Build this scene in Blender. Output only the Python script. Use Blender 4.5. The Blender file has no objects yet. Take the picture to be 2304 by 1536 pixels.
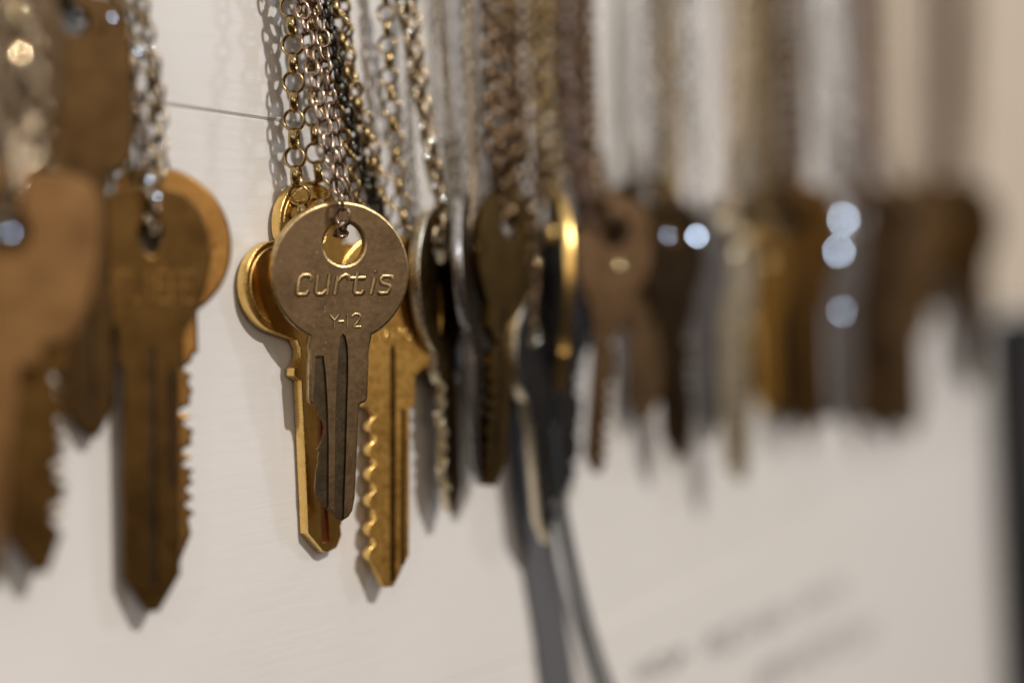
import bpy, bmesh, math, random
from mathutils import Vector, Matrix
from mathutils.geometry import tessellate_polygon
random.seed(7)
S = bpy.context.scene
COL = S.collection
PI = math.pi
F = 3200.0            # focal length in photo pixels (50 mm lens, 36 mm sensor, 2304 px wide)
MM = 0.001

# ------------------------------------------------------------------ camera
ROLL = math.radians(3.0)
v = Vector(((3550 - 1152) / F, (768 - 700) / F, -1.0)).normalized()      # along the wall, in camera axes
up = Vector((-math.sin(ROLL), math.cos(ROLL), 0)); up = (up - v * up.dot(v)).normalized()
yv = up.cross(v).normalized()
RT = Matrix((v, yv, up))                  # camera axes -> world axes
def ray(px, py): return RT @ Vector(((px - 1152) / F, (768 - py) / F, -1.0))
D = 0.2629 * ray(760, 768).y
CAM = Vector((0, -D, 1.45))
FWD = RT @ Vector((0, 0, -1))
def W(px, py, off=0.0):                   # point seen at px,py that stands off millimetres out from the wall
    r = ray(px, py); t = (-off * MM - CAM.y) / r.y
    return CAM + r * t
def depth(p): return (p - CAM).dot(FWD)

cd = bpy.data.cameras.new('camera'); cam = bpy.data.objects.new('camera', cd); COL.objects.link(cam)
cam.matrix_world = Matrix.Translation(CAM) @ RT.to_4x4()
cd.sensor_width = 36; cd.lens = 50; cd.clip_start = 0.005; cd.clip_end = 50
cd.dof.use_dof = True; cd.dof.aperture_fstop = 3.1
S.camera = cam

# ------------------------------------------------------------------ helpers
def tag(o, label=None, cat=None, group=None, kind=None):
    if label: o['label'] = label
    if cat: o['category'] = cat
    if group: o['group'] = group
    if kind: o['kind'] = kind
    return o
def empty(name, M):
    o = bpy.data.objects.new(name, None); COL.objects.link(o); o.matrix_world = M
    o.empty_display_size = 0.004
    return o
def link(name, me, parent=None, M=None):
    o = bpy.data.objects.new(name, me); COL.objects.link(o)
    if parent is not None: o.parent = parent
    if M is not None: o.matrix_local = M
    return o
def finish(bm, name, mats, angle=35):
    me = bpy.data.meshes.new(name); bm.to_mesh(me); bm.free()
    for m in mats: me.materials.append(m)
    for p in me.polygons: p.use_smooth = True
    me.set_sharp_from_angle(angle=math.radians(angle))
    return me

# ------------------------------------------------------------------ materials
def nodes(name):
    m = bpy.data.materials.new(name); m.use_nodes = True
    nt = m.node_tree; return m, nt, nt.nodes['Principled BSDF']
def N(nt, t, **k):
    n = nt.nodes.new(t)
    for a, b in k.items(): setattr(n, a, b)
    return n
def metal(name, base, patina, amount=0.5, rough=0.3, rough2=0.45, scale=250, bump=0.15, metallic=1.0, speck=None):
    m, nt, b = nodes(name); L = nt.links.new
    tc = N(nt, 'ShaderNodeTexCoord')
    mp = N(nt, 'ShaderNodeMapping'); L(tc.outputs['Object'], mp.inputs[0])
    n1 = N(nt, 'ShaderNodeTexNoise'); n1.inputs['Scale'].default_value = scale; n1.inputs['Detail'].default_value = 8; n1.inputs['Roughness'].default_value = .65
    L(mp.outputs[0], n1.inputs['Vector'])
    r1 = N(nt, 'ShaderNodeValToRGB'); c = r1.color_ramp
    c.elements[0].position = .62 - amount * .45; c.elements[0].color = (*base, 1)
    c.elements[1].position = .78 - amount * .25; c.elements[1].color = (*patina, 1)
    L(n1.outputs['Fac'], r1.inputs[0])
    n2 = N(nt, 'ShaderNodeTexNoise'); n2.inputs['Scale'].default_value = scale * 6; n2.inputs['Detail'].default_value = 4
    L(mp.outputs[0], n2.inputs['Vector'])
    out = r1.outputs[0]
    if speck:
        r3 = N(nt, 'ShaderNodeValToRGB'); r3.color_ramp.elements[0].position = .66; r3.color_ramp.elements[1].position = .74
        n3 = N(nt, 'ShaderNodeTexNoise'); n3.inputs['Scale'].default_value = scale * 9; n3.inputs['Detail'].default_value = 6
        L(mp.outputs[0], n3.inputs['Vector']); L(n3.outputs['Fac'], r3.inputs[0])
        mx = N(nt, 'ShaderNodeMixRGB'); L(r3.outputs[0], mx.inputs[0]); L(out, mx.inputs[1]); mx.inputs[2].default_value = (*speck, 1)
        out = mx.outputs[0]
    L(out, b.inputs['Base Color'])
    rr = N(nt, 'ShaderNodeMapRange'); L(n2.outputs['Fac'], rr.inputs[0])
    rr.inputs['From Min'].default_value = .3; rr.inputs['From Max'].default_value = .7
    rr.inputs['To Min'].default_value = rough; rr.inputs['To Max'].default_value = rough2
    L(rr.outputs[0], b.inputs['Roughness'])
    # fine tool marks along the key
    mp2 = N(nt, 'ShaderNodeMapping'); mp2.inputs['Scale'].default_value = (1, 1, .12); L(tc.outputs['Object'], mp2.inputs[0])
    n4 = N(nt, 'ShaderNodeTexNoise'); n4.inputs['Scale'].default_value = 5200; n4.inputs['Detail'].default_value = 3; L(mp2.outputs[0], n4.inputs['Vector'])
    ad = N(nt, 'ShaderNodeMath', operation='ADD'); L(n2.outputs['Fac'], ad.inputs[0]); L(n4.outputs['Fac'], ad.inputs[1])
    bp = N(nt, 'ShaderNodeBump'); bp.inputs['Strength'].default_value = bump; bp.inputs['Distance'].default_value = .0002
    L(ad.outputs[0], bp.inputs['Height']); L(bp.outputs[0], b.inputs['Normal'])
    b.inputs['Metallic'].default_value = metallic
    return m
M = {}
M['antique'] = metal('antique_brass', (.265, .18, .10), (.19, .125, .068), .5, .40, .54, 180, .13, .95, (.40, .30, .17))
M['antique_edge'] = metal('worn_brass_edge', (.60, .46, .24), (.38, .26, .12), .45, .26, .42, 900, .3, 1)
M['letter_brass'] = metal('worn_brass_letters', (.55, .41, .22), (.38, .27, .14), .5, .32, .46, 700, .1, 1)  # lighter than the key: letter highlights put into the colour
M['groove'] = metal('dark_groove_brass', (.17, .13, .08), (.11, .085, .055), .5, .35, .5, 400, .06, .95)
M['gold'] = metal('polished_brass', (.80, .48, .13), (.60, .33, .08), .35, .14, .24, 130, .05)
M['satin_gold'] = metal('satin_brass', (.68, .39, .10), (.50, .27, .06), .35, .32, .44, 130, .08)
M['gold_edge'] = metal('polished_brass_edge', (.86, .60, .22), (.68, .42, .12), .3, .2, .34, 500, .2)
M['copper_line'] = metal('reddish_brass', (.50, .22, .09), (.38, .16, .06), .5, .25, .35, 300, .1)
M['dull_gold'] = metal('dull_brass', (.235, .135, .045), (.155, .085, .027), .5, .25, .38, 200, .12)
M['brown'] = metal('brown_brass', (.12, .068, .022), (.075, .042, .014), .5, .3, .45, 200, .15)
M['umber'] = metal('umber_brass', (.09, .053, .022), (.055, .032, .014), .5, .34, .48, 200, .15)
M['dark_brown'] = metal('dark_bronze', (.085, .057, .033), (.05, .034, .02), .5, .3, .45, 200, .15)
M['copper'] = metal('copper_brown', (.17, .098, .042), (.11, .06, .026), .5, .35, .48, 150, .12)
M['olive'] = metal('olive_brass', (.15, .092, .028), (.095, .058, .018), .5, .3, .45, 200, .15)
M['bronze'] = metal('bronze', (.115, .070, .038), (.075, .044, .022), .5, .3, .42, 200, .15)
M['black'] = metal('black_steel', (.045, .045, .05), (.02, .02, .022), .5, .3, .45, 300, .1, .8)
M['nickel'] = metal('nickel', (.62, .62, .64), (.45, .44, .45), .4, .18, .3, 200, .08)
M['grey'] = metal('grey_steel', (.36, .34, .34), (.24, .22, .22), .5, .28, .4, 200, .1)
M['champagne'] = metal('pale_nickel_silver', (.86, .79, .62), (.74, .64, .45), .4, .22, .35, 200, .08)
M['c_gold'] = metal('chain_gold', (.56, .42, .21), (.34, .24, .11), .5, .16, .28, 600, .05)
M['c_antique'] = metal('chain_antique_gold', (.34, .25, .12), (.19, .13, .06), .5, .2, .32, 600, .05)
M['c_silver'] = metal('chain_silver', (.72, .71, .70), (.5, .47, .42), .4, .12, .22, 600, .04)
M['c_warm'] = metal('chain_warm_silver', (.62, .52, .38), (.34, .26, .16), .5, .14, .26, 600, .04)
M['c_pink'] = metal('chain_pink_bronze', (.42, .32, .25), (.25, .175, .13), .5, .16, .28, 600, .05)
M['c_steel'] = metal('chain_steel', (.42, .34, .24), (.16, .115, .07), .5, .12, .22, 600, .04)
M['c_dark'] = metal('chain_gunmetal', (.10, .095, .08), (.05, .045, .035), .5, .2, .32, 600, .05)
M['c_brown'] = metal('chain_brown', (.24, .16, .09), (.12, .075, .04), .5, .2, .34, 600, .05)
M['c_rose'] = metal('chain_rose', (.25, .17, .135), (.15, .095, .07), .5, .2, .34, 600, .05)

def wall_mat():
    m, nt, b = nodes('white_painted_wood'); L = nt.links.new
    tc = N(nt, 'ShaderNodeTexCoord')
    mp = N(nt, 'ShaderNodeMapping'); mp.inputs['Scale'].default_value = (.6, 1, 7); L(tc.outputs['Object'], mp.inputs[0])
    n1 = N(nt, 'ShaderNodeTexNoise'); n1.inputs['Scale'].default_value = 90; n1.inputs['Detail'].default_value = 6; n1.inputs['Roughness'].default_value = .6; n1.inputs['Distortion'].default_value = .6
    L(mp.outputs[0], n1.inputs['Vector'])
    n2 = N(nt, 'ShaderNodeTexNoise'); n2.inputs['Scale'].default_value = 14; n2.inputs['Detail'].default_value = 3; L(tc.outputs['Object'], n2.inputs['Vector'])
    n3 = N(nt, 'ShaderNodeTexNoise'); n3.inputs['Scale'].default_value = 160; n3.inputs['Detail'].default_value = 2; L(tc.outputs['Object'], n3.inputs['Vector'])
    r = N(nt, 'ShaderNodeValToRGB'); r.color_ramp.elements[0].position = .3; r.color_ramp.elements[0].color = (.69, .67, .65, 1)
    r.color_ramp.elements[1].position = .7; r.color_ramp.elements[1].color = (.745, .725, .705, 1)
    L(n2.outputs['Fac'], r.inputs[0])
    # sparse dust specks
    vo = N(nt, 'ShaderNodeTexVoronoi'); vo.inputs['Scale'].default_value = 95; vo.inputs['Randomness'].default_value = 1; L(tc.outputs['Object'], vo.inputs['Vector'])
    wn = N(nt, 'ShaderNodeMath', operation='LESS_THAN'); L(vo.outputs['Distance'], wn.inputs[0]); wn.inputs[1].default_value = .022
    mx = N(nt, 'ShaderNodeMixRGB'); L(wn.outputs[0], mx.inputs[0]); L(r.outputs[0], mx.inputs[1]); mx.inputs[2].default_value = (.42, .36, .31, 1)
    L(mx.outputs[0], b.inputs['Base Color'])
    b.inputs['Roughness'].default_value = .42
    ad = N(nt, 'ShaderNodeMath', operation='MULTIPLY_ADD'); L(n1.outputs['Fac'], ad.inputs[0]); ad.inputs[1].default_value = .55; L(n3.outputs['Fac'], ad.inputs[2])
    bp = N(nt, 'ShaderNodeBump'); bp.inputs['Strength'].default_value = .15; bp.inputs['Distance'].default_value = .0008
    L(ad.outputs[0], bp.inputs['Height']); L(bp.outputs[0], b.inputs['Normal'])
    return m
M['wall'] = wall_mat()
def plain(name, col, rough=.6, var=.12, scale=300):
    m, nt, b = nodes(name); L = nt.links.new
    tc = N(nt, 'ShaderNodeTexCoord'); n = N(nt, 'ShaderNodeTexNoise'); n.inputs['Scale'].default_value = scale; L(tc.outputs['Object'], n.inputs['Vector'])
    r = N(nt, 'ShaderNodeValToRGB'); r.color_ramp.elements[0].position = .35; r.color_ramp.elements[1].position = .65
    r.color_ramp.elements[0].color = (*[c * (1 - var) for c in col], 1); r.color_ramp.elements[1].color = (*[min(1, c * (1 + var)) for c in col], 1)
    L(n.outputs['Fac'], r.inputs[0]); L(r.outputs[0], b.inputs['Base Color']); b.inputs['Roughness'].default_value = rough
    return m
M['paper'] = plain('white_paper', (.70, .68, .66), .6, .02)
M['ink'] = plain('dark_ink', (.06, .065, .07), .6)
M['ribbon'] = plain('grey_ribbon', (.10, .10, .11), .7, .15, 900)  # flat grey that stands for a cast shadow
M['cord'] = plain('black_cord', (.02, .024, .026), .6)
M['board'] = plain('black_board', (.009, .009, .011), .6)

# ------------------------------------------------------------------ wall of painted planks
z1 = (W(370, 235).z + W(610, 270).z) / 2
z2 = W(1100, 1507).z
wall = empty('wall', Matrix.Translation((0, 0, z2)))
tag(wall, 'white painted plank wall with a thin horizontal seam behind the hanging keys', 'wall')
X0, X1 = -2.5, 2.6
def plank(zb, zt, y):
    bm = bmesh.new(); c = .00038; T = .012
    prof = [(-.0 + y, zb + c), (-.0 + y, zt - c), (c + y, zt), (T, zt), (T, zb), (c + y, zb)]
    a = [bm.verts.new((X0, p[0], p[1] - z2)) for p in prof]; b = [bm.verts.new((X1, p[0], p[1] - z2)) for p in prof]
    n = len(prof)
    for i in range(n): bm.faces.new((a[i], a[(i + 1) % n], b[(i + 1) % n], b[i]))
    bm.faces.new(a); bm.faces.new(b[::-1])
    bmesh.ops.recalc_face_normals(bm, faces=bm.faces)
    return link('plank', finish(bm, 'plank', [M['wall']]), wall)
H = z1 - z2; g = .00001
plank(z1 + g, z1 + H * 1.6, -.00015)
plank(z2 + g, z1 - g, 0)
plank(z2 - H * 1.6, z2 - g, .0002)

# ------------------------------------------------------------------ key builder
def area(p): return sum(p[i][0] * p[(i + 1) % len(p)][1] - p[(i + 1) % len(p)][0] * p[i][1] for i in range(len(p))) / 2
def offset(p, d):        # shrink a CCW polygon by d
    n = len(p); out = []
    for i in range(n):
        a = Vector(p[i - 1]); b = Vector(p[i]); c = Vector(p[(i + 1) % n])
        e1 = (b - a); e2 = (c - b)
        if e1.length < 1e-9 or e2.length < 1e-9: out.append(tuple(b)); continue
        e1.normalize(); e2.normalize()
        n1 = Vector((-e1.y, e1.x)); n2 = Vector((-e2.y, e2.x)); m = n1 + n2
        if m.length < .3: m = n1
        m.normalize(); k = 1 / max(.55, m.dot(n1))
        q = b + m * d * k; out.append((q.x, q.y))
    return out
def prism(outer, holes, t, b):   # outline (mm, x right, z up), thickness t, rounded rim b
    if area(outer) < 0: outer = outer[::-1]
    holes = [h if area(h) < 0 else h[::-1] for h in holes]
    bm = bmesh.new(); loops = [outer] + holes
    lv = [(b, -t / 2), (b * .3, -t / 2 + b * .3), (0, -t / 2 + b), (0, t / 2 - b), (b * .3, t / 2 - b * .3), (b, t / 2)]
    caps = [[], []]
    for lp in loops:
        rings = []
        for d, y in lv:
            pp = offset(lp, d)
            rings.append([bm.verts.new((q[0] * MM, y * MM, q[1] * MM)) for q in pp])
        n = len(lp)
        for r in range(len(rings) - 1):
            for i in range(n):
                f = bm.faces.new((rings[r][i], rings[r][(i + 1) % n], rings[r + 1][(i + 1) % n], rings[r + 1][i])); f.material_index = 1
        caps[0].append(rings[0]); caps[1].append(rings[-1])
    for cap in caps:
        flat = [x for l in cap for x in l]
        tris = tessellate_polygon([[Vector((x.co.x * 1000, x.co.z * 1000, 0)) for x in l] for l in cap])
        for tr in tris:
            try: bm.faces.new([flat[i] for i in tr])
            except ValueError: pass
    bmesh.ops.recalc_face_normals(bm, faces=bm.faces)
    return bm
def cut(me, cutters):
    ob = bpy.data.objects.new('tmp', me); COL.objects.link(ob); cs = []
    for c in cutters:
        co = bpy.data.objects.new('tmpc', c); COL.objects.link(co); cs.append(co)
        md = ob.modifiers.new('b', 'BOOLEAN'); md.operation = 'DIFFERENCE'; md.solver = 'EXACT'; md.object = co
    dg = bpy.context.evaluated_depsgraph_get(); dg.update()
    r = bpy.data.meshes.new_from_object(ob.evaluated_get(dg))
    for o in cs + [ob]: bpy.data.objects.remove(o)
    return r
def halves(me, z, mats):
    out = []
    for upper in (True, False):
        bm = bmesh.new(); bm.from_mesh(me)
        bmesh.ops.bisect_plane(bm, geom=bm.verts[:] + bm.edges[:] + bm.faces[:], plane_co=(0, 0, z), plane_no=(0, 0, 1), clear_inner=upper, clear_outer=not upper)
        mh = finish(bm, 'bow' if upper else 'blade', mats, 40)
        for p in mh.polygons: p.use_smooth = abs(p.normal.y) < .999
        out.append(mh)
    return out
def strokes(lines, r, yface, flat=.5, mat='letter_brass', name='lettering'):   # raised strokes, mm
    cu = bpy.data.curves.new('s', 'CURVE'); cu.dimensions = '3D'; cu.bevel_depth = r * MM; cu.bevel_resolution = 2; cu.use_fill_caps = True
    for l in lines:
        sp = cu.splines.new('POLY'); sp.points.add(len(l) - 1)
        for i, p in enumerate(l): sp.points[i].co = (p[0] * MM, 0, p[1] * MM, 1)
    ob = bpy.data.objects.new('tmp', cu); COL.objects.link(ob)
    dg = bpy.context.evaluated_depsgraph_get(); dg.update()
    me = bpy.data.meshes.new_from_object(ob.evaluated_get(dg)); bpy.data.objects.remove(ob)
    for vtx in me.vertices: vtx.co.y = vtx.co.y * flat + yface * MM
    me.materials.clear(); me.materials.append(M[mat])
    for p in me.polygons: p.use_smooth = True
    me.name = name
    return me
def circle(cx, cz, rx, rz, n=40): return [(cx + rx * math.cos(2 * PI * i / n), cz + rz * math.sin(2 * PI * i / n)) for i in range(n)]
def smooth(pts, it=1):
    for _ in range(it):
        o = []
        for i in range(len(pts)):
            a = pts[i]; b = pts[(i + 1) % len(pts)]
            o += [(a[0] * .75 + b[0] * .25, a[1] * .75 + b[1] * .25), (a[0] * .25 + b[0] * .75, a[1] * .25 + b[1] * .75)]
        pts = o
    return pts

def gen(w, h, up_, L, bl, teeth='l', p=2.0, neck=None, taper=0.0, seed=1, sh=None, amp=.28, holed=.11, ttype='j'):
    """outline in pixels (u right, v down, hole at 0,0)"""
    rnd = random.Random(seed); neck = neck or bl * 1.25
    cv = h / 2 - up_; right = []
    for i in range(60):
        t = -PI / 2 + PI * i / 59
        x = w / 2 * abs(math.cos(t)) ** (2 / p); y = cv + h / 2 * math.copysign(abs(math.sin(t)) ** (2 / p), math.sin(t))
        x *= 1 - taper * max(0, (y - cv) / (h / 2))
        if t > 0 and x < neck / 2: break
        right.append((x, y))
    yb = right[-1][1]; sh = sh or yb + bl * .5
    right += [(neck / 2, yb + 6), (neck / 2, sh)]
    def side(cutit):
        o = [(bl / 2, sh + 4)]
        if cutit:
            y = sh + 22
            while y < L - bl * .75:
                d = rnd.uniform(.25, 1) * amp * bl * 1.2
                if ttype == 'b': o += [(bl / 2 - amp * bl * 1.1, y), (bl / 2 - amp * bl * .45, y + 5), (bl / 2 - amp * bl * .1, y + 13), (bl / 2, y + 22), (bl / 2 - amp * bl * .12, y + 30), (bl / 2 - amp * bl * .5, y + 36), (bl / 2 - amp * bl * 1.1, y + 41)]; y += 52 + rnd.uniform(0, 14)
                else: o += [(bl / 2 - d * .3, y), (bl / 2 - d, y + 11), (bl / 2 - d, y + 17)]; y += 27 + rnd.uniform(0, 8)
        o += [(bl / 2 - (amp * bl * .5 if cutit else 0), L - bl * .62)]
        return o
    R = right + side(teeth in ('r', 'rl')); Lf = [(-x, y) for x, y in right + side(teeth in ('l', 'rl'))]
    pts = R + [(bl * .12, L), (-bl * .1, L)] + Lf[::-1]
    hr = w * holed
    return pts, [(x, y) for x, y in circle(0, 0, hr, hr, 32)], sh * .0 + yb

GROUPK = 'keys hanging in a row along the wall'
def key(label, hole, tip, off, phi, outline, holes, split, face, edge, t=2.1, rim=.22, grooves=(), gmat='groove', letters=None, lmat=None, lr=.3, gd=.55, lflat=.5):
    """outline and holes in photo pixels at the key's depth, seen face-on"""
    A = W(*hole, off[0]); B = W(*tip, off[1]); s = depth(A) / F * 1000          # mm per pixel
    Z = (A - B).normalized()
    n = (CAM - A); n.z = 0; n.normalize(); a = math.radians(phi)
    n = Vector((n.x * math.cos(a) - n.y * math.sin(a), n.x * math.sin(a) + n.y * math.cos(a), 0))
    Y = -n; Y = (Y - Z * Y.dot(Z)).normalized(); X = Y.cross(Z)
    Mx = Matrix.Translation(A) @ Matrix((X, Y, Z)).transposed().to_4x4()
    cv = lambda pts: [(p[0] * s, -p[1] * s) for p in pts]
    me = bpy.data.meshes.new('k'); bm = prism(cv(outline), [cv(h) for h in holes], t, rim); bm.to_mesh(me); bm.free()
    mats = [M[face], M[edge], M[gmat]]
    for m in mats: me.materials.append(m)
    if grooves:
        cs = []
        for gpts in grooves:
            q = cv(gpts); q = q if area(q) > 0 else q[::-1]; cm = bpy.data.meshes.new('c'); cb = bmesh.new()
            y0 = (-t / 2 - .6) * MM; y1 = (-t / 2 + gd) * MM; sl = .18
            qi = offset(q, sl)
            a1 = [cb.verts.new((x * MM, y0, z * MM)) for x, z in offset(q, -.1)]; b1 = [cb.verts.new((x * MM, y1, z * MM)) for x, z in qi]
            k = len(q)
            for i in range(k): cb.faces.new((a1[i], a1[(i + 1) % k], b1[(i + 1) % k], b1[i]))
            cb.faces.new(a1); cb.faces.new(b1[::-1])
            for f in cb.faces: f.material_index = 2
            bmesh.ops.recalc_face_normals(cb, faces=cb.faces); cb.to_mesh(cm); cb.free()
            for m in mats: cm.materials.append(m)
            cs.append(cm)
        me = cut(me, cs)
    bow, blade = halves(me, -split * s * MM, mats)
    root = empty('key', Mx)
    tag(root, label, 'key', GROUPK)
    bo = link('bow', bow, root); link('blade', blade, root)
    if letters:
        lm = strokes([cv(l) for l in letters], lr, -t / 2, lflat, lmat or edge)
        link('lettering', lm, bo)
    return root

def words(txt, x, y, h, w, gap=.35):
    """simple capital strokes: top-left x,y, letter height h, width w"""
    G = {'E': [[(1, 0), (0, 0), (0, 1), (1, 1)], [(0, .5), (.8, .5)]], 'I': [[(.5, 0), (.5, 1)]], 'L': [[(0, 0), (0, 1), (1, 1)]],
         'F': [[(1, 0), (0, 0), (0, 1)], [(0, .5), (.8, .5)]], 'S': [[(1, .12), (.6, 0), (.1, .1), (.1, .42), (.9, .58), (.9, .88), (.4, 1), (0, .88)]],
         'G': [[(1, .15), (.6, 0), (.1, .2), (0, .6), (.3, 1), (.9, .95), (1, .55), (.6, .55)]], 'Y': [[(0, 0), (.5, .5), (1, 0)], [(.5, .5), (.5, 1)]],
         'N': [[(0, 1), (0, 0), (1, 1), (1, 0)]], 'A': [[(0, 1), (.5, 0), (1, 1)], [(.25, .6), (.75, .6)]], '1': [[(.2, .2), (.5, 0), (.5, 1)]],
         '0': [[(.5, 0), (1, .3), (1, .7), (.5, 1), (0, .7), (0, .3), (.5, 0)]]}
    out = []
    for ch in txt:
        for l in G.get(ch, []): out.append([(x + a * w, y + b * h) for a, b in l])
        x += w * (1 + gap)
    return out

# ---- the sharp antique brass key
def zc(l, o=(771, 548)): return [(520 + a / 3.0714 - o[0], 400 + b / 3.0714 - o[1]) for a, b in l]
cx, cy, rx, ry = 765 - 771, 613 - 548, 155, 160
out = []
for i in range(90):
    t = math.radians(90 + 27 + (306) * i / 89)      # from lower left, over the top, to lower right
    out.append((cx + rx * math.cos(t), cy + ry * math.sin(t)))
blade_r = [(828 - 771, 797 - 548), (829 - 771, 812 - 548), (826 - 771, 900 - 548), (822 - 771, 908 - 548), (809 - 771, 914 - 548), (807 - 771, 925 - 548), (798 - 771, 1130 - 548), (793 - 771, 1158 - 548), (784 - 771, 1172 - 548), (770 - 771, 1180 - 548), (762 - 771, 1179 - 548)]
blade_l = [(742, 1158), (718, 1130), (711, 1118), (709, 1100), (711, 1062), (714, 1050), (717, 1042), (715, 1030), (718, 1018), (713, 1013), (721, 1000), (724, 992), (728, 978), (730, 965), (727, 950), (720, 940), (715, 930), (714, 918), (710, 910), (696, 906), (692, 900), (692, 812), (694, 797), (690, 780)]
out = [p for p in out] + []
# order: lower-left ... lower-right of the bow, then blade right side down, tip, blade left side up
poly = out + blade_r + [(a - 771, b - 548) for a, b in blade_l]
hole = circle(0, 0, 45, 47, 44)
LET = [[(540, 708), (545, 684), (530, 670), (490, 670), (470, 686), (448, 790), (460, 803), (512, 801), (528, 774)],
       [(594, 668), (574, 785), (588, 802), (620, 801), (650, 772)], [(672, 664), (654, 804)],
       [(728, 678), (706, 804)], [(722, 716), (748, 686), (778, 670), (798, 676), (803, 702)],
       [(862, 652), (838, 786), (850, 802), (890, 800), (904, 776)], [(812, 694), (916, 692)],
       [(982, 692), (956, 804)], [(988, 642), (986, 650)],
       [(1104, 700), (1100, 682), (1040, 680), (1022, 700), (1030, 732), (1082, 744), (1086, 770), (1072, 798), (1018, 802), (1004, 786)]]
LET2 = [[(672, 945), (705, 985), (735, 945)], [(705, 990), (705, 1033)], [(732, 992), (768, 990)], [(795, 938), (795, 1032)],
        [(824, 958), (846, 940), (872, 944), (882, 966), (864, 996), (830, 1030), (886, 1030)]]
g1 = [(768, 748), (775, 756), (779, 775), (781, 800), (781, 860), (779, 930), (777, 1020), (772, 1190), (752, 1190), (750, 1100), (751, 930), (754, 860), (757, 800), (760, 770), (763, 756)]
g2 = [(707, 798), (726, 798), (731, 840), (735, 900), (738, 980), (738, 1200), (680, 1200), (690, 925), (701, 905), (704, 860)]
wx = lambda pts: [(p[0] * 1.05, p[1]) for p in pts]
k6 = key('sharp round brown brass key stamped curtis, in front of the polished gold keys', (771, 548), (769, 1180), (12, 6.5), 18, wx(poly), [wx(hole)], 262,
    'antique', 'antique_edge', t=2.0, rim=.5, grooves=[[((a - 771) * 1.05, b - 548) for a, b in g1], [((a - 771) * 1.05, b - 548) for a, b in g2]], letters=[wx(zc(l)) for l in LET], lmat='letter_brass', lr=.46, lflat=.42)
bo = [c for c in k6.children if c.name.startswith('bow')][0]
s6 = depth(W(771, 548, 12)) / F * 1000
link('lettering', strokes([[(p[0] * s6, -p[1] * s6) for p in wx(zc(l))] for l in LET2], .3, -1.0, .5, 'letter_brass'), bo)
cd.dof.focus_distance = depth(W(768, 640, 11.6)) + .002

# ---- three-lobed polished key behind it
def P(pts, o, sx=1.0): return [((a - o[0]) * sx, b - o[1]) for a, b in pts]
o5 = (705, 520)
lobes = []
def arc(cx_, cy_, r, a0, a1, n=16): return [(cx_ + r * math.cos(math.radians(a0 + (a1 - a0) * i / (n - 1))), cy_ + r * math.sin(math.radians(a0 + (a1 - a0) * i / (n - 1)))) for i in range(n)]
top = arc(0, -8, 104, 168, 372, 30)
rl = arc(112, 126, 101, -100, 72, 26); ll = [(-x, y) for x, y in rl][::-1]
right5 = [(66, 244), (57, 262), (56, 280), (66, 296), (78, 305), (80, 322), (66, 330)]
left5 = [(-x, y) for x, y in right5][::-1]
bl5 = 58
poly5 = top + rl + right5 + [(bl5, 334), (bl5, 560)] + [(bl5 - 2, 600), (bl5 + 4, 640), (46, 670), (48, 690), (30, 716), (0, 722), (-14, 718), (-bl5, 672), (-bl5, 334)] + left5 + ll
g5 = [[(-16, 250), (0, 240), (8, 260), (8, 700), (-18, 700)], [(24, 330), (40, 330), (40, 640), (24, 640)]]
key('polished gold key with rounded lobes, partly hidden behind the brown round key', (695, 520), (728, 1240), (1.9, 1.6), 46, poly5, [circle(0, 0, 40, 36, 36)], 300,
    'gold', 'gold_edge', t=2.1, rim=.18, grooves=g5, gmat='copper_line', gd=.5,
    letters=[arc(112, 126, 86, -80, 66, 28), arc(-112, 126, 86, 114, 260, 28), arc(0, -8, 90, 185, 355, 30)], lr=.22)

# ---- gold key with round bumps, right of the sharp key
ptsK, hK, spK = gen(290, 335, 62, 725, 108, 'l', 2.1, neck=136, seed=4, sh=325, amp=.13, ttype='b', holed=.14)
key('golden key with round bumps along its left edge, right behind the brown round key', (872, 588), (868, 1306), (4.6, 4.0), 33, ptsK, [hK], spK,
    'satin_gold', 'gold_edge', grooves=[[(-2, 200), (8, 180), (16, 205), (18, 715), (2, 715)], [(30, 330), (42, 330), (42, 690), (30, 690)]], gd=.4, gmat='dull_gold',
    letters=words('IINY0', -60, 150, 26, 18), lr=.2)

# ---- left cluster
pts, h, sp = gen(335, 350, 165, 755, 150, 'r', 2.0, neck=170, seed=9, sh=255, amp=.22)
key('round gold brass key with jagged right edge, last of the left cluster', (352, 540), (372, 1292), (2.2, 1.8), 8, pts, [h], sp, 'dull_gold', 'dull_gold', rim=.5,
    letters=words('Y', 100, 10, 40, 30), lr=.25, lflat=.3)
pts, h, sp = gen(275, 360, 118, 838, 128, '', 2.6, neck=150, seed=3, sh=288, taper=.25, holed=.0)
hs = [(0, 46), (-22, 20), (-27, -8), (-18, -34), (0, -44), (18, -34), (27, -8), (22, 20)]
key('dark brown key with an oval hole, front of the gold round key', (336, 534), (340, 1372), (5.5, 4), 14, pts, [smooth(hs, 2)], sp, 'brown', 'dull_gold', rim=.4,
    grooves=[[(-8, 250), (10, 250), (12, 780), (-10, 780)], [(34, 290), (52, 290), (52, 560), (34, 560)]], gd=.4, gmat='dark_brown', letters=words('GSLIEFE', -104, 78, 66, 22), lr=.24, lflat=.1)
pts, h, sp = gen(250, 400, 60, 935, 116, '', 5, neck=130, seed=5, sh=370, holed=.12)
key('tall olive brown key hanging highest in the left corner', (165, 50), (205, 985), (4, 2.5), 12, pts, [h], sp, 'umber', 'umber', rim=.4, grooves=[[(-10, 400), (8, 400), (8, 900), (-10, 900)]], gd=.4, gmat='dark_brown')
pts, h, sp = gen(230, 420, 50, 690, 116, '', 3, neck=130, seed=15, holed=.14)
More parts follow.
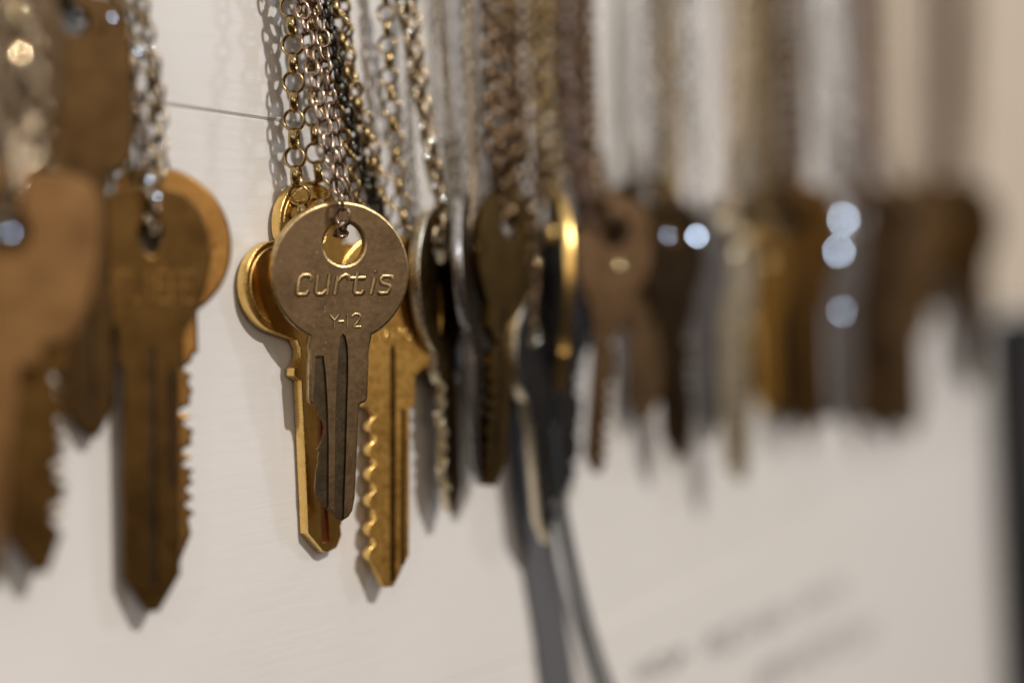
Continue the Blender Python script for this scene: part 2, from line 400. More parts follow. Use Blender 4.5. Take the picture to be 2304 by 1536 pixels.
key('dark bronze key behind the large silver chain in the upper left corner', (20, -60), (40, 640), (3, 2.5), 16, pts, [h], sp, 'dark_brown', 'brown', rim=.4)
pts, h, sp = gen(250, 330, 60, 770, 140, 'r', 2.4, neck=140, seed=6, sh=300, amp=.3)
key('olive gold key with one wide bump near its tip, behind the copper key', (80, 515), (88, 1285), (6, 5), 10, pts, [h], sp, 'brown', 'dull_gold', rim=.3)
pts, h, sp = gen(425, 400, 150, 850, 130, 'l', 5, neck=225, seed=8, sh=300, taper=.10, holed=.12)
key('large copper brown key cut by the left edge of the picture', (8, 520), (-75, 1365), (10, 8.5), 6, pts, [h], sp, 'copper', 'copper', rim=.35,
    letters=[[(-120, 120), (110, 118)], [(-120, 165), (90, 165)], [(-110, 222), (70, 222)]], lr=.3, lflat=.5)

# ---- the row that recedes to the right
ROW = [
 # label, hole, tip, off, phi, w,h,up,bl, side,p,taper, face, edge
 ('narrow gold key seen edge on, silver highlights on its worn teeth', (980, 550), (1012, 1154), (7, 6), 67, 262, 340, 82, 92, 'l', 2.0, .0, 'olive', 'champagne'),
 ('silver key seen edge on beside the sparkling gold one', (1046, 520), (1080, 1092), (9, 8), 80, 250, 330, 84, 92, '', 2.0, .0, 'dark_brown', 'nickel'),
 ('olive brown key turned half away, right of the silver edge', (1140, 500), (1100, 1090), (10, 10), 57, 235, 300, 75, 96, 'l', 2.2, .15, 'olive', 'olive'),
 ('black faced key with a bright yellow edge at its top', (1252, 505), (1258, 880), (8, 8), -76, 230, 350, 75, 84, 'r', 2.0, .0, 'black', 'gold_edge'),
 ('lowest hanging key, pale yellow edge and black toothed side', (1188, 745), (1232, 1226), (9, 8), 66, 200, 240, 65, 96, 'r', 2.0, .0, 'black', 'champagne'),
 ('bluish black key between the yellow edge and the bronze key', (1290, 560), (1268, 1100), (5, 5), 40, 180, 270, 60, 84, 'r', 2.0, .0, 'black', 'black'),
 ('bronze key with a wedge shaped bow and wide opening', (1378, 520), (1342, 1062), (10, 9), 26, 195, 300, 82, 58, 'r', 3.0, .6, 'bronze', 'copper'),
 ('dark copper key next to the bronze wedge shaped key', (1458, 475), (1444, 948), (7, 6), 20, 190, 280, 80, 80, '', 2.4, .2, 'dark_brown', 'bronze'),
 ('dark brown key left of the silver grey key', (1506, 515), (1530, 1032), (12, 10), 35, 180, 250, 72, 84, 'r', 2.0, .0, 'dark_brown', 'brown'),
 ('silver grey key with a blue white glint', (1568, 535), (1590, 1000), (12, 10), 48, 185, 235, 60, 88, 'l', 2.2, .0, 'grey', 'nickel'),
 ('pale champagne key in the middle of the right half', (1640, 550), (1664, 1082), (14, 13), 35, 130, 250, 58, 76, 'r', 2.2, .0, 'champagne', 'champagne'),
 ('short amber gold key behind the pale champagne key', (1716, 575), (1728, 935), (8, 7), 40, 140, 190, 60, 64, '', 2.0, .0, 'gold', 'gold_edge'),
 ('dark brown key filling the gap between the champagne and the amber brass key', (1700, 495), (1700, 890), (5, 5), 30, 150, 210, 66, 44, '', 2.4, .1, 'dark_brown', 'brown'),
 ('wide dark amber brass key right of the pale champagne key', (1786, 495), (1812, 978), (12, 10), 12, 190, 250, 80, 104, 'l', 3.0, .1, 'brown', 'brown'),
 ('nearly black key just left of the grey steel key', (1842, 495), (1862, 950), (8, 7), 20, 160, 240, 75, 70, '', 2.4, .0, 'dark_brown', 'dark_brown'),
 ('grey steel key with three round glints stacked on it', (1888, 515), (1900, 950), (15, 13), 38, 130, 210, 60, 84, '', 2.2, .0, 'grey', 'nickel'),
 ('dark brown key right of the grey steel key', (1962, 495), (1986, 985), (11, 9), 10, 160, 230, 75, 96, 'r', 2.0, .0, 'dark_brown', 'brown'),
 ('very dark bronze key, third from the right end', (2030, 485), (2044, 975), (9, 8), 15, 160, 220, 72, 62, '', 2.4, .1, 'dark_brown', 'bronze'),
 ('dark bronze short key, second from the right end', (2096, 475), (2108, 700), (8, 7), 20, 150, 170, 72, 30, '', 2.0, .2, 'dark_brown', 'brown'),
 ('faint grey brown key at the far right end of the row', (2150, 475), (2190, 880), (9, 8), 24, 150, 200, 72, 66, 'r', 2.2, .0, 'brown', 'brown'),
 ('short dark key half hidden between the bronze key and the dark copper key', (1412, 470), (1424, 740), (4, 4), 45, 170, 220, 60, 60, '', 2.0, .0, 'dark_brown', 'bronze'),
 ('dim olive key tucked behind the left side of the pale champagne key', (1612, 520), (1606, 800), (5, 4), 35, 150, 220, 70, 50, '', 2.0, .0, 'olive', 'olive'),
 ('slim dark brown key touching the left side of the amber brass key', (1742, 485), (1764, 962), (6, 5), 25, 160, 230, 66, 60, 'l', 2.2, .0, 'dark_brown', 'bronze'),
 ('dark olive brown key squeezed between the grey steel key and the brown key', (1928, 495), (1942, 955), (6, 5), 25, 160, 230, 66, 66, 'l', 2.2, .0, 'brown', 'olive'),
 ('dark brown toothed key, fourth from the right end', (2004, 490), (2016, 965), (5, 5), 28, 150, 210, 60, 60, 'r', 2.2, .0, 'dark_brown', 'bronze'),
 ('short rust brown key among the last keys of the row', (2064, 480), (2070, 760), (5, 4), 25, 150, 200, 62, 50, '', 2.2, .0, 'brown', 'bronze'),
 ('small pale brown key, very last of the row', (2186, 470), (2206, 760), (4, 4), 34, 130, 180, 56, 50, '', 2.2, .0, 'brown', 'bronze'),
]
for i, (lab, ho, ti, of, ph, w, hh, u, bl, sd, p, tp, fa, ed) in enumerate(ROW):
    L = math.hypot(ti[0] - ho[0], ti[1] - ho[1])
    pts, h, sp = gen(w, hh, u, L, bl, sd, p, neck=bl * 1.3, taper=tp, seed=20 + i, holed=.16 if tp < .5 else .2, amp=.3)
    gv = [[(-bl * .1, sp), (bl * .08, sp), (bl * .08, L - 30), (-bl * .1, L - 30)]]
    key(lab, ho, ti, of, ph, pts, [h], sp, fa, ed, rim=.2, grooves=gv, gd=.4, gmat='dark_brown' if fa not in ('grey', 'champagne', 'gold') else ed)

# ------------------------------------------------------------------ chains
cache = {}
def link_mesh(a, b, r, ax, mat, hi=True):     # outer half length a, outer half width b, radial wire r, axial wire ax (mm)
    k = (a, b, r, ax, mat, hi)
    if k in cache: return cache[k]
    nu, nv = (28, 10) if hi else (14, 6)
    bm = bmesh.new(); R = []
    sx = b - r; sz = a - r; rr = min(sx, sz)
    for i in range(nu):
        t = 2 * PI * i / nu; c, s_ = math.cos(t), math.sin(t)
        ctr = Vector((rr * c + math.copysign(max(0, sx - rr), c) * min(1, abs(c) * 3), 0, rr * s_ + math.copysign(max(0, sz - rr), s_) * min(1, abs(s_) * 3)))
        nrm = Vector((c, 0, s_))
        R.append([bm.verts.new((ctr + nrm * r * math.cos(2 * PI * j / nv) + Vector((0, ax * math.sin(2 * PI * j / nv), 0))) * MM) for j in range(nv)])
    for i in range(nu):
        for j in range(nv):
            bm.faces.new((R[i][j], R[i][(j + 1) % nv], R[(i + 1) % nu][(j + 1) % nv], R[(i + 1) % nu][j]))
    bmesh.ops.recalc_face_normals(bm, faces=bm.faces)
    cache[k] = finish(bm, 'chain_link', [M[mat]], 180)
    return cache[k]
STY = {  # a, b, r, ax, pitch
 'rolo': (2.1, 2.1, .30, .72, 3.28), 'rolo_s': (1.9, 1.9, .28, .66, 2.95), 'cable': (1.85, 1.45, .33, .34, 2.62), 'thick': (2.2, 1.65, .5, .56, 2.65),
 'fine': (1.15, .95, .24, .26, 1.55), 'mid': (1.7, 1.4, .36, .42, 2.25), 'heavy': (2.2, 1.8, .5, .62, 2.6), 'beads': (.95, .95, .3, .5, 1.35), 'large': (2.7, 1.9, .5, .55, 4.0)}
def catmull(P_, n=14):
    Q = [P_[0] * 2 - P_[1]] + P_ + [P_[-1] * 2 - P_[-2]]; o = []
    for i in range(1, len(Q) - 2):
        for k in range(n):
            t = k / n
            o.append(.5 * ((2 * Q[i]) + (Q[i + 1] - Q[i - 1]) * t + (2 * Q[i - 1] - 5 * Q[i] + 4 * Q[i + 1] - Q[i + 2]) * t * t + (3 * Q[i] - Q[i - 1] - 3 * Q[i + 1] + Q[i + 2]) * t ** 3))
    o.append(Q[-2]); return o
def place_links(path, sty, rnd, phase, jit):
    a, b, r, ax, pitch = STY[sty]; out = []; acc = pitch * MM * .3; i = 0
    for k in range(len(path) - 1):
        p, q = path[k], path[k + 1]; d = (q - p).length
        while acc < d:
            c = p.lerp(q, acc / d); T = (q - p).normalized()
            n = (CAM - c).normalized(); n = (n - T * n.dot(T)).normalized(); bn = T.cross(n)
            ang = phase + (PI / 2 if i % 2 else 0) + rnd.gauss(0, jit)
            Y = n * math.cos(ang) + bn * math.sin(ang); Z = T; 
            tl = rnd.gauss(0, .06); Z = (Z + n * tl * .5 + bn * tl).normalized(); Y = (Y - Z * Y.dot(Z)).normalized(); X = Y.cross(Z)
            out.append(Matrix.Translation(c) @ Matrix((X, Y, Z)).transposed().to_4x4()); acc += pitch * MM; i += 1
        acc -= d
    return out
GROUPC = 'necklace chains that hold the keys'
def chain(label, strands, sty, mat, detail=True, seed=0, phase=.12, jit=.12):
    rnd = random.Random(seed); Ms = []
    for st in strands:
        a, b = st[0], st[1]
        # carry the strand on above the picture
        k = (-330 - a[1]) / (b[1] - a[1]); st = [(a[0] + (b[0] - a[0]) * k, -330, a[2] + (b[2] - a[2]) * k * .3)] + list(st)
        Ms += place_links(catmull([W(*p) for p in st]), sty, rnd, phase + rnd.uniform(-.1, .1), jit)
    org = W(*strands[0][-1]); root_M = Matrix.Translation(org)
    if detail:
        root = empty('chain', root_M); lm = link_mesh(*STY[sty][:4], mat)
        for m in Ms: link('link', lm, root, root_M.inverted() @ m)
    else:
        lm = link_mesh(*STY[sty][:4], mat, False); vs = []; fs = []
        lv = [x.co.copy() for x in lm.vertices]; lf = [tuple(p.vertices) for p in lm.polygons]
        for m in Ms:
            mm = root_M.inverted() @ m; o = len(vs); vs += [mm @ x for x in lv]; fs += [tuple(j + o for j in f) for f in lf]
        me = bpy.data.meshes.new('chain'); me.from_pydata(vs, [], fs); me.materials.append(M[mat])
        for p in me.polygons: p.use_smooth = True
        root = link('chain', me, None, root_M)
    tag(root, label, 'chain', GROUPC)
    return root
# sharp chains
chain('pinkish bronze cable chain threaded through the sharp curtis key', [
    [(672, -20, 9.0), (690, 80, 10.0), (706, 180, 11.5), (731, 290, 13.0), (756, 400, 14.5), (770, 456, 15.0), (770, 500, 14.8), (758, 524, 12.0)],
    [(704, -20, 8.0), (722, 60, 8.5), (736, 180, 9.5), (752, 290, 10.0), (764, 380, 10.4), (776, 450, 10.4), (776, 505, 10.0), (764, 528, 11.6)]], 'cable', 'c_pink', seed=1, phase=.5, jit=.25)
chain('gold ring chain hanging straight down to the lobed gold key', [
    [(652, -20, 5), (659, 120, 5), (661, 240, 4.5), (662, 325, 4), (667, 400, 4), (676, 452, 4), (690, 500, 3)],
    [(694, -20, 5), (700, 100, 5), (706, 280, 4.5), (712, 360, 4), (722, 425, 3.5), (716, 480, 3), (702, 506, 2.4)]], 'rolo', 'c_gold', seed=2, phase=.05, jit=.08)
chain('gold ring chain whose two strands spread wide above the bumpy golden key', [
    [(866, -20, 6), (872, 115, 6), (883, 253, 5.5), (893, 390, 5), (903, 470, 5), (906, 520, 5), (885, 572, 4)],
    [(748, -20, 6), (766, 60, 6), (778, 135, 6), (800, 220, 5.5), (822, 285, 5), (842, 360, 4.5), (858, 440, 4), (868, 520, 3), (876, 570, 3)]], 'rolo_s', 'c_gold', seed=3, phase=.1, jit=.1)
chain('black and olive fine chain slanting down between two gold ring chains', [
    [(722, -20, 7), (742, 80, 7), (768, 200, 7), (790, 290, 6), (815, 380, 6), (846, 450, 5), (872, 540, 4)],
    [(735, -20, 5), (756, 110, 5), (775, 220, 5), (800, 330, 5), (826, 410, 4), (850, 500, 4), (872, 556, 4)]], 'mid', 'c_dark', seed=4, phase=.6, jit=.2)
chain('antique gold fine chain tangled behind the bronze one', [
    [(770, -20, 4), (785, 100, 4), (800, 220, 4), (818, 310, 4), (834, 400, 4), (856, 480, 4), (880, 556, 4)],
    [(690, -20, 6), (730, 140, 6), (765, 260, 6), (785, 350, 6), (800, 430, 6), (820, 500, 6)]], 'mid', 'c_antique', seed=5, phase=.4, jit=.2)
chain('thick chain with bright white glints above the edge on gold key', [
    [(900, -20, 9), (916, 60, 9), (930, 150, 9), (950, 250, 9), (972, 350, 9), (988, 430, 9), (988, 490, 8), (984, 545, 8)],
    [(928, -20, 7), (934, 90, 7), (948, 180, 7), (958, 280, 7), (972, 380, 7), (992, 450, 7), (992, 500, 7), (986, 550, 7)]], 'thick', 'c_warm', seed=6, phase=.7, jit=.2)
chain('small beaded silver chain hanging straight behind the thick glinting chain', [
    [(922, -20, 4), (918, 150, 4), (922, 260, 4), (925, 350, 4), (934, 440, 4), (944, 510, 4), (976, 560, 6)]], 'beads', 'c_silver', seed=7, phase=.3)
chain('fine warm silver chain ending at the silver edge on key', [
    [(1052, -20, 10), (1050, 100, 10), (1056, 250, 10), (1060, 380, 9.5), (1056, 460, 9), (1048, 520, 9)],
    [(1060, -20, 7), (1062, 120, 7), (1064, 260, 7), (1066, 380, 7), (1060, 470, 8), (1050, 525, 8.4)]], 'fine', 'c_warm', seed=8, phase=.5)
chain('thin dark gold chain hanging nearest left of the silver edge on key', [
    [(982, -20, 3), (1000, 150, 3), (1016, 300, 3), (1030, 430, 3), (1040, 515, 5)]], 'fine', 'c_antique', seed=9, phase=.5)
# left cluster chains
chain('silver chain of several small links running into the dark brown key', [
    [(258, -20, 7.0), (284, 100, 7.0), (300, 200, 7.0), (322, 300, 7.0), (334, 400, 7.4), (342, 470, 7.4), (338, 520, 6.2)],
    [(316, -20, 5.0), (334, 80, 5.0), (352, 180, 5.0), (360, 270, 5.0), (356, 350, 5.4), (350, 420, 5.8), (342, 520, 5.6)]], 'mid', 'c_steel', seed=10, phase=.5, jit=.2)
chain('warm gold fine chain beside the silver links of the left cluster', [
    [(290, -20, 4.5), (318, 100, 4.5), (340, 200, 4.5), (346, 300, 4.0), (366, 380, 3.5), (356, 460, 3.0), (350, 530, 2.5)],
    [(262, -20, 3.5), (286, 130, 3.5), (300, 260, 3.5), (280, 350, 3.5), (310, 440, 3.0), (344, 536, 2.5)]], 'cable', 'c_antique', seed=11, phase=.5, jit=.2)
chain('large silver chain with a bright round glint in the upper left corner', [
    [(30, -20, 13.0), (44, 120, 13.0), (70, 250, 13.0), (60, 340, 14.0), (20, 440, 14.0), (14, 515, 11.0)],
    [(-20, -20, 9.0), (0, 200, 9.0), (0, 400, 9.0), (6, 515, 9.0)]], 'large', 'c_steel', seed=12, phase=.3, jit=.25)
chain('grey chain hanging behind the large silver chain', [
    [(70, -20, 8.0), (84, 150, 8.0), (98, 280, 8.0), (110, 400, 7.0), (86, 505, 6.0)]], 'mid', 'c_steel', seed=13, phase=.3, jit=.25)
chain('purple dark chain through the top left olive key', [
    [(140, -60, 6), (150, 0, 6), (160, 45, 5)], [(190, -60, 3), (182, 0, 3), (170, 50, 3)]], 'large', 'c_dark', seed=14, phase=.4, jit=.25)

# the blurred chains of the receding row, one per key (links too small and soft to tell apart)
RC = [
 ('brown chain of two strands over the half turned olive key', 1140, 500, 10, [(1092, 1108), (1178, 1170)], 'heavy', 'c_brown'),
 ('gold flecked chain over the black faced key', 1250, 505, 8, [(1206, 1212), (1236, 1230), (1262, 1254)], 'heavy', 'c_antique'),
 ('dim grey chain reaching down to the lowest hanging key', 1192, 745, 9, [(1140, 1182), (1222, 1214)], 'mid', 'c_brown'),
 ('mauve and gold chain over the bronze wedge shaped key', 1376, 520, 10, [(1298, 1322), (1328, 1340)], 'heavy', 'c_brown'),
 ('second warm chain just left of the bronze key', 1320, 520, 7, [(1250, 1272), (1286, 1300), (1310, 1318)], 'heavy', 'c_rose'),
 ('grey chain over the dark copper key', 1448, 455, 7, [(1444, 1436), (1488, 1474)], 'heavy', 'c_silver'),
 ('brown chain left of the pale blue silver chain', 1506, 515, 12, [(1488, 1496), (1514, 1520)], 'heavy', 'c_antique'),
 ('pale blue silver chain over the grey glinting key', 1568, 535, 12, [(1538, 1560), (1562, 1576)], 'heavy', 'c_silver'),
 ('pale gold chain over the champagne key', 1640, 545, 14, [(1644, 1642), (1676, 1664)], 'heavy', 'c_warm'),
 ('gold chain over the short amber key', 1716, 575, 8, [(1690, 1700), (1718, 1722)], 'heavy', 'c_antique'),
 ('dark brown chain over the wide amber brass key', 1786, 495, 12, [(1736, 1752), (1806, 1812)], 'heavy', 'c_brown'),
 ('broad silver blue chain over the grey steel key', 1888, 515, 15, [(1832, 1850), (1904, 1908)], 'heavy', 'c_silver'),
 ('rose coloured chain right of the broad silver blue chain', 1962, 495, 11, [(1918, 1930), (1948, 1952)], 'heavy', 'c_rose'),
 ('dark reddish chain right of the rose coloured chain', 2030, 485, 9, [(1968, 1976), (1994, 2000)], 'heavy', 'c_brown'),
 ('beige brown chain over the short dark bronze key', 2096, 475, 8, [(2100, 2096), (2134, 2120)], 'heavy', 'c_rose'),
 ('last brown chain at the far right end', 2150, 475, 9, [(2150, 2146), (2186, 2170)], 'heavy', 'c_brown'),
 ('olive chain in front of the slim dark brown key', 1742, 485, 6, [(1706, 1716), (1742, 1744)], 'heavy', 'c_antique'),
 ('dull brown chain beside the mauve one, over the dark olive brown key', 1928, 495, 6, [(1906, 1912), (1926, 1928)], 'heavy', 'c_brown'),
 ('thin brown chain over the short rust brown key', 2064, 480, 5, [(2084, 2074), (2108, 2096)], 'mid', 'c_brown'),
 ('thin pale brown chain over the last small key', 2186, 470, 4, [(2166, 2172), (2200, 2194)], 'mid', 'c_rose'),
]
for i, (lab, hx, hy, of, ss, sty, mt) in enumerate(RC):
    st = []; rr = random.Random(900 + i); a0, a1 = ss[0], ss[-1]; nn = max(2, int((a1[0] - a0[0]) / 19) + 1)
    if len(ss) > 1 and sty == 'heavy': ss = [(a0[0] + (a1[0] - a0[0]) * k / (nn - 1) + rr.uniform(-3, 3), a0[1] + (a1[1] - a0[1]) * k / (nn - 1) + rr.uniform(-3, 3)) for k in range(nn)]
    for j, (xt, xm) in enumerate(ss):
        o2 = of + rr.uniform(-3, 2.5)
        st.append([(xt, -20, o2), ((xt * 2 + xm) / 3, 150, o2), (xm, 330, o2), ((xm + hx) / 2, (330 + hy) / 2 + 10, of + (1 if j == 0 else -1)), (hx, hy - 8, of)])
    chain(lab, st, sty, mt, detail=False, seed=40 + i, phase=.5, jit=.3)

# ------------------------------------------------------------------ strip in place of a shadow, cord, sign, black board
def strip(name, pts, w, t, mat, label, cat):      # flat band lying along px points (px, py, off), width w mm across the wall, thickness t
    bm = bmesh.new(); org = W(*pts[0]); P_ = catmull([W(*p) for p in pts], 10); prev = None
    for i, p in enumerate(P_):
        T = (P_[min(i + 1, len(P_) - 1)] - P_[max(i - 1, 0)]).normalized(); nn = Vector((0, -1, 0)); nn = (nn - T * nn.dot(T)).normalized(); X = T.cross(nn)
        ring = [bm.verts.new(p - org + X * (sx * w / 2 * MM) + nn * (sy * t / 2 * MM)) for sx, sy in ((-1, -.6), (-.97, -1), (0, -1), (.97, -1), (1, -.6), (1, .6), (.97, 1), (0, 1), (-.97, 1), (-1, .6))]
        if prev:
            for k in range(10): bm.faces.new((prev[k], prev[(k + 1) % 10], ring[(k + 1) % 10], ring[k]))
        else: bm.faces.new(ring)
        prev = ring
    bm.faces.new(prev[::-1]); bmesh.ops.recalc_face_normals(bm, faces=bm.faces)
    o = link(name, finish(bm, name, [M[mat]], 60), None, Matrix.Translation(org))
    return tag(o, label, cat)
strip('ribbon', [(1176, 800, 2), (1186, 1000, 1.4), (1204, 1180, 1), (1232, 1360, .8), (1258, 1536, .8), (1284, 1720, .8)], 12.2, .35, 'ribbon', 'dark grey ribbon hanging down the wall below the lowest key', 'ribbon')  # solid strip modelled in place of a shadow cast on the wall
strip('cord', [(1238, 960, 6), (1258, 1120, 5), (1284, 1260, 4), (1318, 1400, 3), (1362, 1536, 3), (1430, 1700, 3)], 2.2, 2.0, 'cord', 'thin black cord curving down just right of the grey ribbon', 'cord')

sg = [W(1340, 1420, .5), W(2190, 1010, .5), W(2240, 1760, .5), W(1470, 1900, .5)]
org = sg[0].copy(); bm = bmesh.new()
vf = [bm.verts.new(p - org) for p in sg]; vb = [bm.verts.new(p - org + Vector((0, .00035, 0))) for p in sg]
bm.faces.new(vf); bm.faces.new(vb[::-1])
for i in range(4): bm.faces.new((vf[i], vf[(i + 1) % 4], vb[(i + 1) % 4], vb[i]))
bmesh.ops.recalc_face_normals(bm, faces=bm.faces)
sign = empty('paper_sign', Matrix.Translation(org)); tag(sign, 'white paper sign with slanting blurred dark lettering at the lower right', 'sign')
link('sheet', finish(bm, 'sheet', [M['paper']]), sign)
rnd = random.Random(3)
def scribble(p0, p1, hgt, n, gaps):
    lines = []
    for i in range(n):
        if i in gaps: continue
        t0 = i / n; t1 = (i + .68) / n
        def q(t, k):     # along the baseline, k up the letter
            x = p0[0] + (p1[0] - p0[0]) * t; y = p0[1] + (p1[1] - p0[1]) * t - k * hgt * (1 - .25 * t)
            return W(x, y, .6)
        kind = rnd.randrange(4)
        if kind == 0: l = [q(t0, 0), q(t0, 1), q(t1, 1), q(t1, .5), q(t0, .5)]
        elif kind == 1: l = [q(t0, 0), q((t0 + t1) / 2, 1), q(t1, 0)]
        elif kind == 2: l = [q(t1, 1), q(t0, 1), q(t0, 0), q(t1, 0)]
        else: l = [q(t0, 1), q(t0, 0), q(t1, 0), q(t1, 1)]
        lines.append([((p.x - org.x) / MM, (p.z - org.z) / MM) for p in l])
    return lines
for p0, p1, hg, n, gp in [((1432, 1532), (1548, 1488), 40, 5, ()), ((1592, 1482), (1905, 1330), 52, 12, (7,)), ((1700, 1562), (1970, 1424), 56, 10, ())]:
    me = strokes(scribble(p0, p1, hg, n, gp), .5, -.12, .15, 'ink'); link('lettering', me, sign)

bm = bmesh.new(); A = W(2300, 708, 14); w_, d_, h_ = .16, .02, .42
bmesh.ops.create_cube(bm, size=1); bmesh.ops.scale(bm, vec=(w_, d_, h_), verts=bm.verts)
bmesh.ops.translate(bm, vec=(w_ / 2, d_ / 2 - .006, -h_ / 2), verts=bm.verts)
bmesh.ops.bevel(bm, geom=bm.edges[:], offset=.004, segments=3, affect='EDGES')
o = link('black_board', finish(bm, 'black_board', [M['board']], 40), None, Matrix.Translation(A)); tag(o, 'black board standing out from the wall at the right edge of the picture', 'board')

M['beige'] = plain('beige_paint', (.60, .51, .41), .6, .03, 60)
pa = W(1992, 690, .8); bm = bmesh.new(); bmesh.ops.create_cube(bm, size=1); bmesh.ops.scale(bm, vec=(1.2, .0016, .5), verts=bm.verts)
bmesh.ops.translate(bm, vec=(.6, 0, .25), verts=bm.verts); bmesh.ops.bevel(bm, geom=bm.edges[:], offset=.0004, segments=2, affect='EDGES')
tag(link('beige_panel', finish(bm, 'beige_panel', [M['beige']], 40), None, Matrix.Translation(pa)), 'beige panel on the wall behind the last keys, above the black board', 'panel')
# ------------------------------------------------------------------ light
K = W(771, 620, 10)
def area_light(name, pos, size, power, col, target=K, size_y=None):
    ld = bpy.data.lights.new(name, 'AREA'); ld.energy = power; ld.color = col
    if size_y: ld.shape = 'RECTANGLE'; ld.size = size; ld.size_y = size_y
    else: ld.shape = 'DISK'; ld.size = size
    o = bpy.data.objects.new(name, ld); COL.objects.link(o); o.location = pos
    o.rotation_euler = (target - pos).to_track_quat('-Z', 'Y').to_euler(); return o
COOL = 3.4
area_light('ceiling_spot', K + Vector((-.06, -1.0, .66)) * 1.7, .085, 29, (1.0, .94, .875))
area_light('window_light', K + Vector((1.3, -1.2, .6)), .16, COOL, (.72, .84, 1.0))  # unseen cool light, added for the blue-white glints
area_light('side_lamp', K + Vector((-1.2, -.72, .42)), .22, 1.0, (.95, .96, 1.0))  # unseen light added to brighten the rims of the edge-on keys
area_light('room_lamp', K + Vector((-.55, -1.1, .15)), .5, 1.6, (1.0, .78, .55))  # unseen warm fill, added to lift the shaded parts
M['bead_steel'] = metal('polished_steel', (.86, .90, .96), (.80, .84, .90), .3, .03, .05, 200, 0)
M['bead_gold'] = metal('polished_bead_brass', (.92, .72, .44), (.85, .62, .34), .3, .03, .05, 200, 0)
LAMP = {'spot': (K + Vector((-.06, -1.0, .66)) * 1.7, .0425, 27), 'win': (K + Vector((1.3, -1.2, .6)), .08, COOL)}
def glint_disc(owner, px, py, off, lamp, level, mat):    # small domed polished disc added to throw a glint, turned to the lamp
    c = W(px, py, off); lp, lr_, pw = LAMP[lamp]; Z = depth(c); dl = (lp - c).length
    n = ((CAM - c).normalized() + (lp - c).normalized()).normalized()
    blur = 16.1 * abs(Z - FOC) / FOC; area_b = PI * (blur / 2) ** 2 + .05
    rad = pw / (PI * PI * lr_ ** 2); ai = level * area_b / rad; ri = math.sqrt(ai / PI)
    R = ri / (lr_ / dl / 2); ap = max(ri * 1.15 + .1, .5)
    bm = bmesh.new(); rings = []
    for k in range(9):
        a = k / 8 * ap; R2 = max(R, ap * 1.02); y = -(math.sqrt(R2 * R2 - a * a) - math.sqrt(R2 * R2 - ap * ap)) - .25
        rings.append([bm.verts.new((a * math.cos(2 * PI * i / 32) * MM, y * MM, a * math.sin(2 * PI * i / 32) * MM)) for i in range(32)] if k else [bm.verts.new((0, y * MM, 0))])
    rings.append([bm.verts.new((ap * math.cos(2 * PI * i / 32) * MM, .25 * MM, ap * math.sin(2 * PI * i / 32) * MM)) for i in range(32)])
    for k in range(len(rings) - 1):
        for i in range(32):
            a_, b_ = rings[k], rings[k + 1]
            if len(a_) == 1: bm.faces.new((a_[0], b_[i], b_[(i + 1) % 32]))
            else: bm.faces.new((a_[i], b_[i], b_[(i + 1) % 32], a_[(i + 1) % 32]))
    bm.faces.new(rings[-1]); bmesh.ops.recalc_face_normals(bm, faces=bm.faces)
    Y = -n; X = Y.cross(Vector((0, 0, 1))).normalized(); Zz = X.cross(Y)
    w = Matrix.Translation(c) @ Matrix((X, Y, Zz)).transposed().to_4x4()
    base = owner.matrix_world if owner.parent is None else owner.matrix_basis
    o = link('bead', finish(bm, 'bead', [M[mat]], 60), owner, owner.matrix_basis.inverted() @ w)
FOC = cd.dof.focus_distance
def by(word): return [o for o in COL.objects if o.parent is None and word in o.get('label', '')][0]
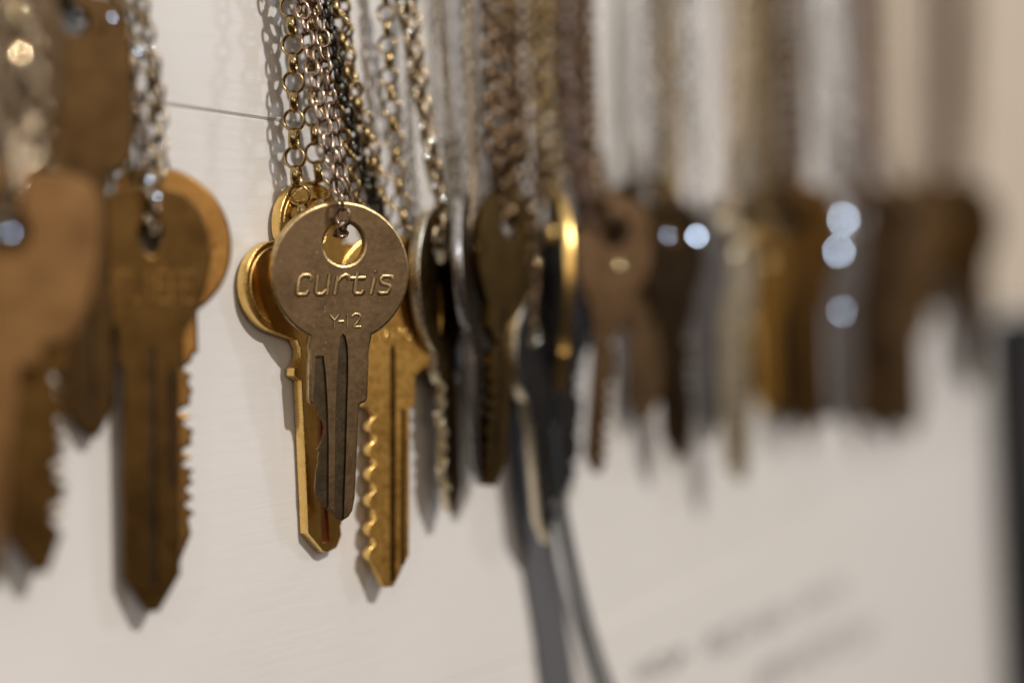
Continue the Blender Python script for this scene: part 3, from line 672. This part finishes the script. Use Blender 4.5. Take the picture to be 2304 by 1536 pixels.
for word, px, py, of, lp, lv, mt in [
    ('pale blue silver chain', 1566, 532, 17, 'win', .95, 'bead_steel'), ('pale blue silver chain', 1502, 530, 19, 'win', .18, 'bead_steel'),
    ('broad silver blue chain', 1896, 494, 21, 'win', .55, 'bead_steel'), ('broad silver blue chain', 1886, 566, 22, 'win', .55, 'bead_steel'), ('broad silver blue chain', 1892, 700, 23, 'win', .16, 'bead_steel'),
    ('gold flecked chain', 1210, 590, 15, 'spot', .30, 'bead_gold'), ('gold flecked chain', 1196, 470, 15, 'spot', .22, 'bead_gold'), ('mauve and gold chain', 1394, 600, 16, 'spot', .2, 'bead_gold'),
    ('bright round glint', 45, 120, 16, 'spot', .85, 'bead_gold'), ('bright round glint', 40, 30, 16, 'spot', .3, 'bead_gold'), ('bright round glint', 22, 525, 15, 'win', .15, 'bead_steel'),
    ('silver chain of several', 352, 442, 9, 'win', .22, 'bead_steel'), ('silver chain of several', 358, 335, 9, 'spot', .3, 'bead_steel'), ('silver chain of several', 334, 405, 9, 'win', .2, 'bead_steel'), ('silver chain of several', 334, 110, 9, 'spot', .35, 'bead_steel'), ('silver chain of several', 306, 116, 9, 'win', .2, 'bead_steel'),
    ('silver chain of several', 250, 40, 9, 'win', .2, 'bead_steel'),
    ('white glints', 921, 72, 11, 'spot', .9, 'bead_steel'), ('white glints', 922, 146, 11, 'spot', .9, 'bead_steel'), ('white glints', 934, 110, 11, 'spot', .8, 'bead_steel'), ('white glints', 948, 286, 11, 'spot', .9, 'bead_steel'),
    ('white glints', 973, 316, 11, 'spot', .9, 'bead_steel'), ('white glints', 962, 352, 11, 'spot', .9, 'bead_steel'), ('white glints', 977, 418, 11, 'spot', .9, 'bead_steel'), ('white glints', 997, 448, 11, 'spot', .9, 'bead_steel')]:
    glint_disc(by(word), px, py, of, lp, lv, mt)
wd = bpy.data.worlds.new('World'); S.world = wd; wd.use_nodes = True
nt = wd.node_tree; bg = nt.nodes['Background']; L = nt.links.new
tc = N(nt, 'ShaderNodeTexCoord'); sx = N(nt, 'ShaderNodeSeparateXYZ'); L(tc.outputs['Generated'], sx.inputs[0])
cr = N(nt, 'ShaderNodeValToRGB'); e = cr.color_ramp.elements
e[0].position = .30; e[0].color = (.030, .022, .017, 1); e[1].position = .95; e[1].color = (.62, .56, .49, 1)
x = e.new(.52); x.color = (.14, .11, .085, 1)
mr = N(nt, 'ShaderNodeMapRange'); mr.inputs['From Min'].default_value = -1; mr.inputs['From Max'].default_value = 1; L(sx.outputs['Z'], mr.inputs[0])
nz = N(nt, 'ShaderNodeTexNoise'); nz.inputs['Scale'].default_value = 2.2; nz.inputs['Detail'].default_value = 3; L(tc.outputs['Generated'], nz.inputs['Vector'])
ma = N(nt, 'ShaderNodeMath', operation='MULTIPLY_ADD'); L(nz.outputs['Fac'], ma.inputs[0]); ma.inputs[1].default_value = .55; L(mr.outputs[0], ma.inputs[2])
mb = N(nt, 'ShaderNodeMath', operation='SUBTRACT'); L(ma.outputs[0], mb.inputs[0]); mb.inputs[1].default_value = .27
L(mb.outputs[0], cr.inputs[0]); L(cr.outputs[0], bg.inputs['Color']); bg.inputs['Strength'].default_value = 1.0

S.view_settings.view_transform = 'Standard'; S.view_settings.look = 'None'; S.view_settings.gamma = 1; S.view_settings.exposure = 0
S.view_settings.use_curve_mapping = False
S.render.engine = 'CYCLES'; S.cycles.use_denoising = True; S.cycles.sample_clamp_indirect = 6; S.cycles.max_bounces = 8
